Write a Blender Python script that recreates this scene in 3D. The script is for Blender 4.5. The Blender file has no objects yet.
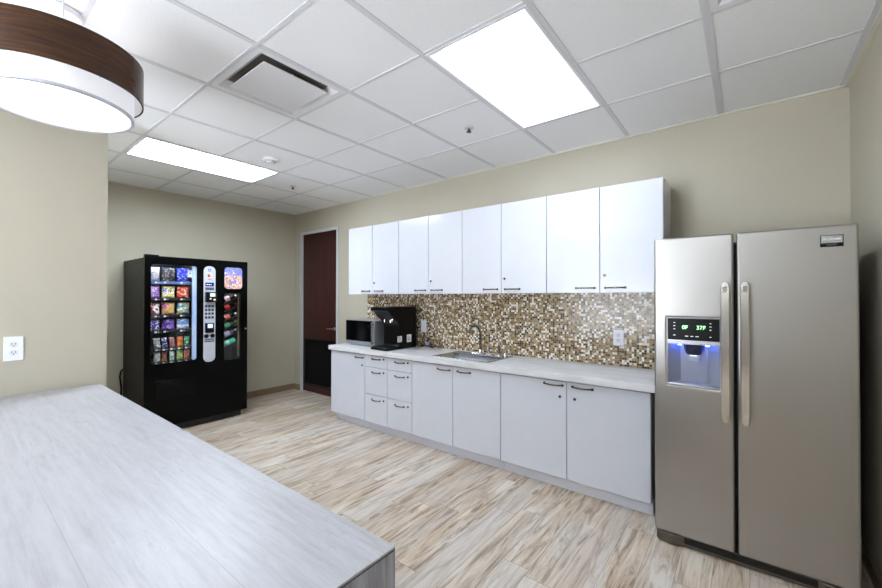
import bpy, bmesh, math, random
from mathutils import Vector, Matrix
random.seed(7)
S = bpy.context.scene
COL = S.collection
PI = math.pi
R = math.radians

# ------------------------------------------------------------------ camera, world, exposure
EYE = 1.434
CE = 2.729                                    # ceiling height
cd = bpy.data.cameras.new('camera'); cam = bpy.data.objects.new('camera', cd); COL.objects.link(cam)
cd.sensor_width = 36.0; cd.lens = 391.1 / 882 * 36; cd.clip_start = 0.02
cam.location = (0, 0, EYE)
cam.rotation_euler = (PI / 2 + 0.0081, 0, 0.6655)
S.camera = cam
S.view_settings.view_transform = 'Standard'; S.view_settings.look = 'None'
S.view_settings.gamma = 1; S.view_settings.use_curve_mapping = False
S.view_settings.exposure = 1.24
T1P = 5.0                                     # ceiling fixtures: by the wall cabinets
T2P = 15.0                                     # in front of the vending machine
FILL_BACK = 9.0                                     # unseen panel added behind the camera as fill
FILL_RIGHT = 11.0                                    # second unseen panel added for fill, right
PEND = 0.9                                    # pendant diffuser
UPL = 0.3                                    # uplight added in the pendant top to brighten the ceiling
SKY = 1.0
GROUND_FILL = 8.0  # glow from below the horizon, added to lift the ceiling
W = bpy.data.worlds.new('world'); S.world = W; W.use_nodes = True
_n = W.node_tree.nodes; _l = W.node_tree.links           # daylight: cool sky above, brighter lower half added as ceiling fill
_tc = _n.new('ShaderNodeTexCoord'); _sp = _n.new('ShaderNodeSeparateXYZ'); _l.new(_tc.outputs['Generated'], _sp.inputs[0])
_rp = _n.new('ShaderNodeMapRange'); _rp.inputs[1].default_value = -.05; _rp.inputs[2].default_value = .05
_rp.inputs[3].default_value = GROUND_FILL; _rp.inputs[4].default_value = SKY
_l.new(_sp.outputs[2], _rp.inputs[0]); _l.new(_rp.outputs[0], _n['Background'].inputs[1])
_n['Background'].inputs[0].default_value = (0.84, 0.91, 1.0, 1)

# ------------------------------------------------------------------ materials
def lin(c):
    f = lambda v: v / 12.92 if v <= .04045 else ((v + .055) / 1.055) ** 2.4
    return tuple(f(v / 255) for v in c) + (1,)
class NT:
    def __init__(s, name):
        s.m = bpy.data.materials.new(name); s.m.use_nodes = True
        s.t = s.m.node_tree; s.n = s.t.nodes; s.b = s.n['Principled BSDF']; s.out = s.n['Material Output']
    def link(s, a, b): s.t.links.new(a, b)
    def node(s, typ, **kw):
        n = s.n.new(typ)
        for k, v in kw.items(): setattr(n, k, v)
        return n
    def put(s, sock, v):
        if isinstance(v, bpy.types.NodeSocket): s.link(v, sock)
        else: sock.default_value = v
    def math(s, op, a, b=0.0, c=None):
        n = s.node('ShaderNodeMath', operation=op); s.put(n.inputs[0], a); s.put(n.inputs[1], b)
        if c is not None: s.put(n.inputs[2], c)
        return n.outputs[0]
    def coords(s):
        tc = s.node('ShaderNodeTexCoord'); sp = s.node('ShaderNodeSeparateXYZ'); s.link(tc.outputs['Object'], sp.inputs[0])
        return tc.outputs['Object'], sp.outputs
    def vec(s, x, y, z):
        n = s.node('ShaderNodeCombineXYZ')
        for i, v in enumerate((x, y, z)): s.put(n.inputs[i], v)
        return n.outputs[0]
    def noise(s, v, scale, detail=3, rough=.5, dist=0):
        n = s.node('ShaderNodeTexNoise'); s.put(n.inputs['Vector'], v)
        n.inputs['Scale'].default_value = scale; n.inputs['Detail'].default_value = detail
        n.inputs['Roughness'].default_value = rough; n.inputs['Distortion'].default_value = dist
        return n.outputs['Fac']
    def white(s, v):
        n = s.node('ShaderNodeTexWhiteNoise', noise_dimensions='3D'); s.put(n.inputs['Vector'], v); return n.outputs['Value']
    def ramp(s, fac, stops, mode='LINEAR'):
        n = s.node('ShaderNodeValToRGB'); n.color_ramp.interpolation = mode; e = n.color_ramp.elements
        while len(e) < len(stops): e.new(1)
        for el, (p, c) in zip(e, stops): el.position = p; el.color = lin(c)
        s.put(n.inputs[0], fac); return n.outputs[0]
    def mix(s, f, a, b, blend='MIX'):
        n = s.node('ShaderNodeMix', data_type='RGBA', blend_type=blend)
        s.put(n.inputs[0], f); s.put(n.inputs[6], a); s.put(n.inputs[7], b); return n.outputs[2]
    def bump(s, h, strength=.2, dist=.002):
        n = s.node('ShaderNodeBump'); n.inputs['Strength'].default_value = strength; n.inputs['Distance'].default_value = dist
        s.put(n.inputs['Height'], h); s.link(n.outputs[0], s.b.inputs['Normal'])
    def set(s, **kw):
        names = dict(color='Base Color', rough='Roughness', metal='Metallic', coat='Coat Weight', spec='Specular IOR Level',
                     aniso='Anisotropic', emit='Emission Color', power='Emission Strength', coatr='Coat Roughness', sub='Subsurface Weight')
        for k, v in kw.items():
            if isinstance(v, tuple) and len(v) == 3: v = lin(v)
            s.put(s.b.inputs[names[k]], v)
        return s
CACHE = {}
def mat(name, color, rough=.5, metal=0, **kw):
    if name not in CACHE:
        t = NT(name); co, _ = t.coords()
        n = t.noise(co, 9, 2)                              # a faint procedural unevenness
        lo = tuple(max(0, v - 1) for v in color); hi = tuple(min(255, v + 1) for v in color)
        t.set(color=t.ramp(n, [(.3, lo), (.7, hi)]), rough=rough, metal=metal, **kw); CACHE[name] = t.m
    return CACHE[name]
def lamp(name, color, power):
    if name not in CACHE:
        t = NT(name); t.set(color=(240, 240, 240), emit=color, power=power, rough=.6); CACHE[name] = t.m
    return CACHE[name]
def glass(name, tint=(255, 255, 255), refl=.08):
    if name not in CACHE:
        t = NT(name)
        tr = t.node('ShaderNodeBsdfTransparent'); tr.inputs[0].default_value = lin(tint)
        gl = t.node('ShaderNodeBsdfGlossy'); gl.inputs['Roughness'].default_value = .02
        fr = t.node('ShaderNodeLayerWeight'); fr.inputs[0].default_value = .5
        mx = t.node('ShaderNodeMixShader'); t.link(t.math('MULTIPLY_ADD', t.math('POWER', fr.outputs['Facing'], 4.0), .5, refl * .4), mx.inputs[0])
        t.link(tr.outputs[0], mx.inputs[1]); t.link(gl.outputs[0], mx.inputs[2]); t.link(mx.outputs[0], t.out.inputs[0]); CACHE[name] = t.m
    return CACHE[name]

def m_wall():
    t = NT('beige_paint'); co, _ = t.coords()
    n = t.noise(co, 2.5, 4); t.set(color=t.ramp(n, [(.3, (186, 179, 162)), (.7, (190, 183, 166))]), rough=.7, spec=.3)
    t.bump(t.noise(co, 260, 2), .12, .0015); return t.m
def m_ceiling():
    t = NT('mineral_tile'); co, _ = t.coords()
    n = t.noise(co, 190, 3, .7); t.set(color=t.ramp(n, [(.32, (233, 233, 235)), (.5, (244, 244, 246)), (.75, (248, 248, 250))]), rough=.9, spec=.1)
    t.bump(n, .25, .0015); return t.m
def m_floor():
    t = NT('vinyl_plank'); co, (x, y, z) = t.coords()
    pw, pl = .152, 1.22
    cx = t.math('FLOOR', t.math('DIVIDE', x, pw)); fx = t.math('FRACT', t.math('DIVIDE', x, pw))
    off = t.white(t.vec(cx, 3.1, 0.0))
    yy = t.math('ADD', t.math('DIVIDE', y, pl), off)
    cy = t.math('FLOOR', yy); fy = t.math('FRACT', yy)
    r1 = t.white(t.vec(cx, cy, 1.7)); r2 = t.white(t.vec(cx, cy, 8.3))
    gx = t.math('ADD', x, t.math('MULTIPLY', r1, 9.0)); gy = t.math('ADD', y, t.math('MULTIPLY', r2, 17.0))
    streak = t.noise(t.vec(t.math('MULTIPLY', gx, 14), t.math('MULTIPLY', gy, 1.5), r1), 1.6, 6, .66, .9)
    blotch = t.noise(t.vec(t.math('MULTIPLY', gx, 6), t.math('MULTIPLY', gy, 1.1), r2), 1.2, 3, .55, .6)
    fine = t.noise(t.vec(t.math('MULTIPLY', gx, 150), t.math('MULTIPLY', gy, 6), 0.0), 1.0, 3, .6)
    base = t.ramp(streak, [(.27, (104, 88, 74)), (.39, (160, 144, 127)), (.47, (204, 195, 184)), (.57, (227, 222, 217)), (.74, (240, 238, 236))])
    warm = t.ramp(blotch, [(.36, (222, 194, 160)), (.53, (233, 220, 204)), (.72, (228, 227, 228))])
    c = t.mix(.62, base, warm, 'MULTIPLY')
    c = t.mix(t.math('MULTIPLY', t.math('POWER', r1, 1.8), .40), c, lin((160, 134, 108)))
    c = t.mix(t.math('MULTIPLY', t.math('POWER', r2, 1.8), .42), c, lin((216, 213, 211)))
    c = t.mix(.16, c, t.ramp(fine, [(.35, (110, 92, 74)), (.65, (240, 234, 224))]), 'OVERLAY')
    kn = t.node('ShaderNodeTexVoronoi'); t.put(kn.inputs['Vector'], t.vec(t.math('MULTIPLY', gx, 5.5), t.math('MULTIPLY', gy, 1.7), 0.0)); kn.inputs['Scale'].default_value = 1.0
    k = t.math('MULTIPLY', t.math('LESS_THAN', kn.outputs['Distance'], .085), .55)
    c = t.mix(k, c, lin((112, 88, 66)))
    sx = t.math('LESS_THAN', t.math('MINIMUM', fx, t.math('SUBTRACT', 1.0, fx)), .010)
    sy = t.math('LESS_THAN', t.math('MINIMUM', fy, t.math('SUBTRACT', 1.0, fy)), .0014)
    seam = t.math('MAXIMUM', sx, sy)
    c = t.mix(t.math('MULTIPLY', seam, .55), c, lin((90, 72, 56)))
    t.set(color=c, rough=.34, spec=.5); t.bump(t.math('SUBTRACT', fine, t.math('MULTIPLY', seam, 2.0)), .12, .001); return t.m
def m_mosaic():
    t = NT('glass_mosaic'); co, (x, y, z) = t.coords()
    s = .0182
    ax = t.math('DIVIDE', x, s); az = t.math('DIVIDE', z, s)
    r = t.white(t.vec(t.math('FLOOR', ax), t.math('FLOOR', az), 4.4))
    c = t.ramp(r, [(0, (62, 40, 20)), (.15, (118, 88, 52)), (.28, (150, 122, 84)), (.44, (176, 152, 116)), (.60, (190, 172, 142)), (.72, (140, 118, 90)), (.80, (238, 232, 220)), (.92, (250, 248, 244))], 'CONSTANT')
    fx = t.math('FRACT', ax); fz = t.math('FRACT', az)
    g = t.math('MAXIMUM', t.math('LESS_THAN', fx, .085), t.math('LESS_THAN', fz, .085))
    t.set(color=t.mix(g, c, lin((186, 168, 138))), rough=t.math('ADD', t.math('MULTIPLY', g, .5), .18), spec=.5)
    t.bump(t.math('SUBTRACT', 1.0, g), .3, .002); return t.m
def m_laminate():
    t = NT('pale_wood_laminate'); co, (x, y, z) = t.coords()
    py = t.math('FLOOR', t.math('DIVIDE', y, .20)); fy = t.math('FRACT', t.math('DIVIDE', y, .20))
    r = t.white(t.vec(py, 2.0, 0.5)); gx = t.math('ADD', x, t.math('MULTIPLY', r, 7))
    g = t.noise(t.vec(t.math('MULTIPLY', gx, 2.2), t.math('MULTIPLY', y, 26), t.math('MULTIPLY', z, 26)), 1.5, 8, .74, .15)
    f = t.noise(t.vec(t.math('MULTIPLY', gx, 16), t.math('MULTIPLY', y, 90), t.math('MULTIPLY', z, 90)), 1.0, 5, .75, .4)
    bl = t.noise(co, 3.2, 4, .6)
    c = t.ramp(g, [(.30, (158, 155, 158)), (.48, (171, 170, 174)), (.66, (180, 180, 185))])
    dark = t.math('MULTIPLY', t.math('SUBTRACT', 1.0, t.math('SMOOTH_MIN', 1.0, t.math('MULTIPLY', t.math('MAXIMUM', t.math('SUBTRACT', t.math('ADD', f, t.math('MULTIPLY', bl, .6)), .60), 0.0), 9.0), .2)), .30)
    c = t.mix(dark, c, lin((136, 128, 128)))
    seam = t.math('MULTIPLY', t.math('LESS_THAN', fy, .012), t.math('MULTIPLY', t.math('GREATER_THAN', bl, .48), .35))
    c = t.mix(seam, c, lin((130, 122, 122)))
    t.set(color=c, rough=.36, spec=.4); return t.m
def m_worktop():
    t = NT('worktop_laminate'); co, (x, y, z) = t.coords()
    g = t.noise(t.vec(t.math('MULTIPLY', x, 1.6), t.math('MULTIPLY', y, 14), t.math('MULTIPLY', z, 14)), 2.0, 5, .65, .4)
    t.set(color=t.ramp(g, [(.35, (205, 203, 203)), (.5, (222, 221, 224)), (.65, (230, 229, 233))]), rough=.35, spec=.4); return t.m
def m_panel():
    t = NT('grey_wood_laminate'); co, (x, y, z) = t.coords()
    g = t.noise(t.vec(t.math('MULTIPLY', x, 16), t.math('MULTIPLY', y, 16), t.math('MULTIPLY', z, 1.2)), 1.6, 6, .7, .6)
    t.set(color=t.ramp(g, [(.32, (118, 117, 128)), (.5, (150, 151, 164)), (.68, (176, 179, 193))]), rough=.45); return t.m
def m_steel(name, color, rough):
    t = NT(name); co, (x, y, z) = t.coords()
    big = t.noise(t.vec(t.math('MULTIPLY', x, .6), t.math('MULTIPLY', y, .6), t.math('MULTIPLY', z, 5)), 2.0, 2)
    t.set(color=color, metal=1.0, rough=t.math('ADD', t.math('MULTIPLY', big, .05), rough - .025)); return t.m
def m_wood(name, dark, mid, light, scale=1.0, rough=.35):
    t = NT(name); co, (x, y, z) = t.coords()
    g = t.noise(t.vec(t.math('MULTIPLY', x, 22 * scale), t.math('MULTIPLY', y, 22 * scale), t.math('MULTIPLY', z, 1.3)), 1.3, 5, .62, .8)
    t.set(color=t.ramp(g, [(.3, dark), (.5, mid), (.72, light)]), rough=rough); return t.m
def m_veneer():
    t = NT('walnut_veneer'); co, (x, y, z) = t.coords()
    g = t.noise(t.vec(t.math('MULTIPLY', x, 4), t.math('MULTIPLY', y, 4), t.math('MULTIPLY', z, 150)), 1.3, 5, .65, .5)
    t.set(color=t.ramp(g, [(.3, (40, 21, 9)), (.5, (66, 38, 18)), (.72, (96, 60, 32))]), rough=.25, spec=.3); t.bump(g, .35, .002); return t.m
def m_bag(name, a, b, c, seed):
    t = NT(name); co, (x, y, z) = t.coords()
    n = t.noise(t.vec(t.math('ADD', x, seed * 1.37), y, t.math('MULTIPLY', z, 1.5)), 15, 2, .5, .9)
    n2 = t.noise(t.vec(t.math('ADD', y, seed * 2.1), x, z), 30, 2, .5, 1.2)
    col = t.mix(t.math('GREATER_THAN', n, .53), lin(a), lin(b))
    col = t.mix(t.math('GREATER_THAN', n2, .60), col, lin(c))
    t.set(color=col, rough=.28, spec=.6); return t.m

M = dict(wall=m_wall(), ceil=m_ceiling(), floor=m_floor(), mosaic=m_mosaic(), lam=m_laminate(), work=m_worktop(), panel=m_panel(),
         steel=m_steel('brushed_stainless', (176, 173, 169), .33), veneer=m_veneer(),
         door=m_wood('mahogany', (36, 8, 7), (54, 13, 11), (70, 19, 15), 1.0, .3),
         bronze=mat('bronze_plastic', (96, 86, 74), .35, .3))
M['white'] = mat('white_lacquer', (213, 215, 224), .20, 0, coat=.35, coatr=.08)
M['whiteflat'] = mat('white_metal', (232, 232, 236), .45)
M['grid'] = mat('grid_metal', (217, 217, 221), .6)
M['gridw'] = mat('angle_metal', (226, 222, 210), .5)
M['toe'] = mat('grey_toe_board', (222, 222, 232), .4)
M['chrome'] = mat('polished_chrome', (225, 225, 228), .10, 1.0)
M['satin'] = mat('satin_metal', (214, 210, 204), .22, 1.0)
M['pull'] = mat('dark_chrome', (120, 112, 106), .16, 1.0)
M['black'] = mat('black_plastic', (4, 4, 5), .3, spec=.25)
M['blackm'] = mat('matt_black', (9, 9, 9), .6)
M['gap'] = mat('dark_gasket', (22, 22, 23), .6)
M['alu'] = mat('grey_frame_paint', (200, 203, 206), .4)
M['base'] = mat('taupe_vinyl', (134, 112, 88), .5)
M['plate'] = mat('white_plastic', (240, 240, 246), .35)
M['slot'] = mat('slot_black', (25, 24, 26), .5)
M['silver'] = mat('silver_plastic', (200, 202, 214), .35, .1)

# ------------------------------------------------------------------ mesh helpers
class MB:
    def __init__(s): s.v = []; s.f = []
    def add(s, vs, fs):
        k = len(s.v); s.v += [tuple(p) for p in vs]; s.f += [tuple(i + k for i in f) for f in fs]; return s
    def box(s, x0, x1, y0, y1, z0, z1):
        return s.add([(x, y, z) for x in (x0, x1) for y in (y0, y1) for z in (z0, z1)],
                     [(0, 1, 3, 2), (4, 6, 7, 5), (0, 4, 5, 1), (2, 3, 7, 6), (0, 2, 6, 4), (1, 5, 7, 3)])
    def prism(s, poly, axis, a, b):
        def P(u, v, w): return {0: (w, u, v), 1: (u, w, v), 2: (u, v, w)}[axis]
        n = len(poly)
        return s.add([P(u, v, a) for u, v in poly] + [P(u, v, b) for u, v in poly],
                     [tuple(range(n))[::-1], tuple(range(n, 2 * n))] + [(i, (i + 1) % n, n + (i + 1) % n, n + i) for i in range(n)])
    def tube(s, pts, r, n=10):
        pts = [Vector(p) for p in pts]; rings = []
        up = None
        for i, p in enumerate(pts):
            d = (pts[min(i + 1, len(pts) - 1)] - pts[max(i - 1, 0)]).normalized()
            if up is None: up = Vector((0, 0, 1)) if abs(d.z) < .9 else Vector((1, 0, 0))
            a = d.cross(up).normalized(); b = a.cross(d).normalized(); up = b
            rr = r[i] if isinstance(r, (list, tuple)) else r
            rings.append([p + a * math.cos(2 * PI * k / n) * rr + b * math.sin(2 * PI * k / n) * rr for k in range(n)])
        vs = [q for g in rings for q in g]; m = len(rings)
        fs = [(i * n + k, i * n + (k + 1) % n, (i + 1) * n + (k + 1) % n, (i + 1) * n + k) for i in range(m - 1) for k in range(n)]
        fs += [tuple(range(n))[::-1], tuple(range((m - 1) * n, m * n))]
        return s.add(vs, fs)
    def lathe(s, prof, c, n=32, ax=(0, 0, 1), closed=False):
        q = Vector((0, 0, 1)).rotation_difference(Vector(ax)); c = Vector(c); vs = []; m = len(prof)
        for r, h in prof:
            for k in range(n):
                a = 2 * PI * k / n; vs.append(c + q @ Vector((r * math.cos(a), r * math.sin(a), h)))
        fs = [(i * n + k, i * n + (k + 1) % n, (i + 1) * n + (k + 1) % n, (i + 1) * n + k) for i in range(m - 1) for k in range(n)]
        if closed: fs += [((m - 1) * n + k, (m - 1) * n + (k + 1) % n, (k + 1) % n, k) for k in range(n)]
        else: fs += [tuple(range(n))[::-1], tuple(range((m - 1) * n, m * n))]
        return s.add(vs, fs)
    def cyl(s, c, r, h, ax=(0, 0, 1), n=24): return s.lathe([(r, 0), (r, h)], c, n, ax)
    def plate(s, u0, u1, v0, v1, holes, axis, a, b):
        """a slab across `axis` with rectangular holes (one closed mesh)"""
        us = sorted({u0, u1, *[h[0] for h in holes], *[h[1] for h in holes]}); vs = sorted({v0, v1, *[h[2] for h in holes], *[h[3] for h in holes]})
        def solid(i, j):
            if not (0 <= i < len(us) - 1 and 0 <= j < len(vs) - 1): return False
            cu, cv = (us[i] + us[i + 1]) / 2, (vs[j] + vs[j + 1]) / 2
            return not any(h[0] < cu < h[1] and h[2] < cv < h[3] for h in holes)
        def P(u, v, w): return {0: (w, u, v), 1: (u, w, v), 2: (u, v, w)}[axis]
        idx = {}; V = []; Fs = []
        def g(i, j, k):
            if (i, j, k) not in idx: idx[(i, j, k)] = len(V); V.append(P(us[i], vs[j], (a, b)[k]))
            return idx[(i, j, k)]
        for i in range(len(us) - 1):
            for j in range(len(vs) - 1):
                if not solid(i, j): continue
                for k in (0, 1): Fs.append((g(i, j, k), g(i + 1, j, k), g(i + 1, j + 1, k), g(i, j + 1, k)))
                if not solid(i - 1, j): Fs.append((g(i, j, 0), g(i, j + 1, 0), g(i, j + 1, 1), g(i, j, 1)))
                if not solid(i + 1, j): Fs.append((g(i + 1, j, 0), g(i + 1, j + 1, 0), g(i + 1, j + 1, 1), g(i + 1, j, 1)))
                if not solid(i, j - 1): Fs.append((g(i, j, 0), g(i + 1, j, 0), g(i + 1, j, 1), g(i, j, 1)))
                if not solid(i, j + 1): Fs.append((g(i, j + 1, 0), g(i + 1, j + 1, 0), g(i + 1, j + 1, 1), g(i, j + 1, 1)))
        return s.add(V, Fs)
def rrect(u0, u1, v0, v1, r, n=5):
    o = []
    for cu, cv, a0 in ((u1 - r, v0 + r, -90), (u1 - r, v1 - r, 0), (u0 + r, v1 - r, 90), (u0 + r, v0 + r, 180)):
        for k in range(n + 1):
            a = R(a0 + 90 * k / n); o.append((cu + r * math.cos(a), cv + r * math.sin(a)))
    return o
def thing(name, label, cat, loc, group=None):
    o = bpy.data.objects.new(name, None); COL.objects.link(o); o.location = loc; o.empty_display_size = .1
    tag(o, label, cat, group); return o
def tag(o, label, cat, group=None):
    o['label'] = label; o['category'] = cat
    if group: o['group'] = group
    return o
def obj(name, mb, m, parent=None, bevel=0, smooth=True, loc=None, label=None, seg=2):
    """mesh given in world coordinates; stored relative to its thing's base"""
    me = bpy.data.meshes.new(name)
    if parent is not None:
        p = parent
        while p.parent: p = p.parent
        base = Vector(p.location)
    else: base = Vector(loc) if loc is not None else Vector((0, 0, 0))
    me.from_pydata([tuple(Vector(v) - base) for v in mb.v], [], mb.f); me.update()
    bm = bmesh.new(); bm.from_mesh(me); bmesh.ops.recalc_face_normals(bm, faces=bm.faces); bm.to_mesh(me); bm.free()
    me.materials.append(m)
    if smooth:
        for p in me.polygons: p.use_smooth = True
        me.set_sharp_from_angle(angle=R(35))
    o = bpy.data.objects.new(name, me); COL.objects.link(o)
    if parent is not None: o.parent = parent
    else: o.location = base
    if bevel:
        b = o.modifiers.new('bevel', 'BEVEL'); b.width = bevel; b.segments = seg; b.limit_method = 'ANGLE'; b.angle_limit = R(40)
        b.harden_normals = False
    if label: o['label'] = label
    return o
def struct(name, mb, m, **kw):
    o = obj(name, mb, m, **kw)
    if o.parent is None: o['kind'] = 'structure'
    return o
def text(name, body, size, m, parent, origin, udir, vdir, depth=.0008):
    """flat raised lettering; origin = centre, udir/vdir = reading and up directions (world)"""
    cu = bpy.data.curves.new(name, 'FONT'); cu.body = body; cu.size = size; cu.extrude = depth; cu.align_x = 'CENTER'; cu.align_y = 'CENTER'
    t = bpy.data.objects.new('tmp', cu); COL.objects.link(t)
    dg = bpy.context.evaluated_depsgraph_get(); me = bpy.data.meshes.new_from_object(t.evaluated_get(dg))
    bpy.data.objects.remove(t)
    u, v = Vector(udir), Vector(vdir); w = u.cross(v)
    p = parent
    while p.parent: p = p.parent
    base = Vector(origin) - Vector(p.location)
    for vt in me.vertices: vt.co = base + u * vt.co.x + v * vt.co.y + w * vt.co.z
    me.materials.clear(); me.materials.append(m)
    o = bpy.data.objects.new(name, me); COL.objects.link(o); o.parent = parent
    return o

# ------------------------------------------------------------------ room shell
XL, XR, YB, YF = -5.596, .495, 3.414, -2.60       # left wall, right wall, cabinet wall, wall behind
PX, PY = -3.56, .716                             # corner of the partition by the alcove
DX0, DX1, DZ = -5.43, -4.508, 2.425               # door opening incl. frame
struct('floor', MB().box(XL - .1, XR + .1, YF - .1, YB + .15, -.12, 0), M['floor'])
struct('wall_back', MB().plate(XL - .12, XR + .12, 0, CE + .14, [(DX0 + .004, DX1 - .004, -1, DZ - .004)], 1, YB, YB + .13), M['wall'])
struct('wall_left', MB().box(XL - .12, XL, PY - .2, YB, 0, CE + .14), M['wall'])
struct('wall_right', MB().box(XR, XR + .12, YF, YB, 0, CE + .14), M['wall'])
struct('wall_partition', MB().box(XL - .12, PX, YF, PY, 0, CE + .14), M['wall'])
FILL_WIN = (-3.35, -1.35, .35, 2.6)  # unseen window opening, added to let fill daylight in
struct('wall_front', MB().plate(PX, XR + .12, 0, CE + .14, [FILL_WIN], 1, YF - .13, YF), M['wall'])
d2 = struct('added_door', MB().box(-.72, .22, YF, YF + .012, .008, 2.10), M['door'], smooth=False)  # unseen door, added to darken what the fridge reflects
struct('door_frame', MB().box(-.77, -.722, YF, YF + .02, 0, 2.15).box(.222, .27, YF, YF + .02, 0, 2.15).box(-.722, .222, YF, YF + .02, 2.102, 2.15), M['alu'], parent=d2, smooth=False)
struct('door_handle', MB().cyl((-.64, YF + .012, 1.0), .025, .01, (0, 1, 0)).tube([(-.64, YF + .02, 1.0), (-.64, YF + .06, 1.0), (-.53, YF + .065, 1.0)], .009), M['chrome'], parent=d2)
w1 = struct('fill_window', MB().plate(FILL_WIN[0], FILL_WIN[1], FILL_WIN[2], FILL_WIN[3], [(FILL_WIN[0] + .05 + k * .96, FILL_WIN[0] + .94 + k * .96 + .05, FILL_WIN[2] + .05, FILL_WIN[3] - .05) for k in range(2)], 1, YF - .10, YF - .04), M['alu'])
struct('fill_window_pane', MB().box(FILL_WIN[0] + .02, FILL_WIN[1] - .02, YF - .075, YF - .070, FILL_WIN[2] + .02, FILL_WIN[3] - .02), glass('fill_window_glass'), parent=w1)
struct('baseboard_left', MB().box(XL, XL + .012, PY, YB, 0, .088), M['base'], bevel=.003)
struct('baseboard_back', MB().box(XL + .012, DX0 - .002, YB - .012, YB, 0, .088), M['base'], bevel=.003)
struct('baseboard_right', MB().box(XR - .012, XR, YF, YB - .02, 0, .088), M['base'], bevel=.003)

# ceiling: lay-in tiles on a grid
OX, OY, TX, TY = -1.974, .985, .61, .589
gx = [OX + i * TX for i in range(-5, 5)]; gy = [OY + j * TY for j in range(-6, 4)]
def gX(i): return OX + i * TX
def gY(j): return OY + j * TY
TROF = [(1, 2, 1), (-4, -3, 0), (-1, 0, -5), (2, 3, -5)]           # (column from, column to, first row); two rows long
DIFF = [(-1, 0), (3, 1)]
taken = {(i0, j0 + k) for i0, i1, j0 in TROF for k in (0, 1)} | set(DIFF)
def cells():
    xs = [XL] + gx + [XR]; ys = [YF] + gy + [YB]
    for a in range(len(xs) - 1):
        for b in range(len(ys) - 1):
            i = a - 6; j = b - 7
            x0, x1, y0, y1 = xs[a], xs[a + 1], ys[b], ys[b + 1]
            if x1 <= PX + .05 and y1 <= PY + .05: continue
            if x0 < PX - .05 and y0 < PY: y0 = max(y0, PY)
            yield i, j, x0, x1, y0, y1
cm = MB(); cm.box(XL - .1, XR + .1, YF - .1, YB + .1, CE + .13, CE + .2)
for i, j, x0, x1, y0, y1 in cells():
    if (i, j) in taken: continue
    if x1 - x0 < .05: continue
    cm.box(x0 + .001, x1 - .001, y0 + .001, y1 - .001, CE + .002, CE + .018)
struct('ceiling', cm, M['ceil'], smooth=False)
gm = MB()
for i, x in zip(range(-5, 5), gx):
    y0 = PY if x < PX else YF
    w = .019 if i in (3, 4) else .015
    gm.box(x - w, x + w, y0, YB, CE - .0015, CE + .003)
for j, y in zip(range(-6, 4), gy):
    x0 = PX if y < PY else XL
    segs = []; cur = x0
    for i0, i1, j0 in TROF:
        if j == j0 + 1: segs.append((gX(i0), gX(i1)))
    for a, b in sorted(segs): gm.box(cur, a, y - .010, y + .010, CE - .0012, CE + .003); cur = b
    gm.box(cur, XR, y - .010, y + .010, CE - .0012, CE + .003)
struct('trim_1', gm, M['grid'], smooth=False)
am = MB()
am.box(XL, XR, YB - .022, YB, CE - .006, CE + .001).box(XR - .022, XR, YF, YB, CE - .006, CE + .001).box(XL, XL + .022, PY, YB, CE - .006, CE + .001)
am.box(XL, PX, PY, PY + .022, CE - .006, CE + .001).box(PX, PX + .022, YF, PY, CE - .006, CE + .001)
struct('trim_2', am, M['gridw'], smooth=False)

# door in a grey metal frame
FW = .034
fm = MB().box(DX0, DX0 + FW, YB - .010, YB + .12, 0, DZ).box(DX1 - FW, DX1, YB - .010, YB + .12, 0, DZ).box(DX0 + FW, DX1 - FW, YB - .010, YB + .12, DZ - FW, DZ)
fm.box(DX0 + FW, DX0 + FW + .010, YB + .07, YB + .12, 0, DZ - FW).box(DX1 - FW - .010, DX1 - FW, YB + .07, YB + .12, 0, DZ - FW)
GX0, GX1, GZ0, GZ1 = -5.34, -4.62, .12, .80
DY = YB + .020
dr = struct('door_1', MB().plate(DX0 + FW + .003, DX1 - FW - .003, .008, DZ - FW - .003, [(GX0, GX1, GZ0, GZ1)], 1, DY, DY + .044), M['door'], smooth=False)
struct('door_frame', fm, M['alu'], parent=dr, smooth=False)
lm = MB().plate(GX0 - .02, GX1 + .02, GZ0 - .02, GZ1 + .02, [(GX0 + .01, GX1 - .01, GZ0 + .01, GZ1 - .01)], 1, DY - .008, DY + .002)
for k in range(22):
    z = GZ0 + .025 + k * .029
    lm.prism([(DY, z), (DY + .004, z), (DY + .042, z + .03), (DY + .038, z + .03)], 0, GX0 + .005, GX1 - .005)
struct('louver_grille', lm, mat('dark_louver', (12, 9, 8), .45), parent=dr, smooth=False)
hz = .985
struct('door_handle', MB().cyl((-4.60, DY, hz), .026, .012, (0, -1, 0)).tube([(-4.60, DY - .01, hz), (-4.60, DY - .055, hz)], .010).tube([(-4.60, DY - .055, hz), (-4.64, DY - .062, hz), (-4.71, DY - .060, hz)], [.010, .009, .008]), M['chrome'], parent=dr)
struct('louver_light_block', MB().box(GX0 - .03, GX1 + .03, DY + .0445, DY + .050, GZ0 - .03, GZ1 + .03), M['gap'], parent=dr)  # dark sheet added to stop outside light coming through the louver
struct('threshold', MB().box(DX0 + FW, DX1 - FW, DY + .046, YB + .12, 0, .006), M['gap'], parent=dr)

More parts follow.
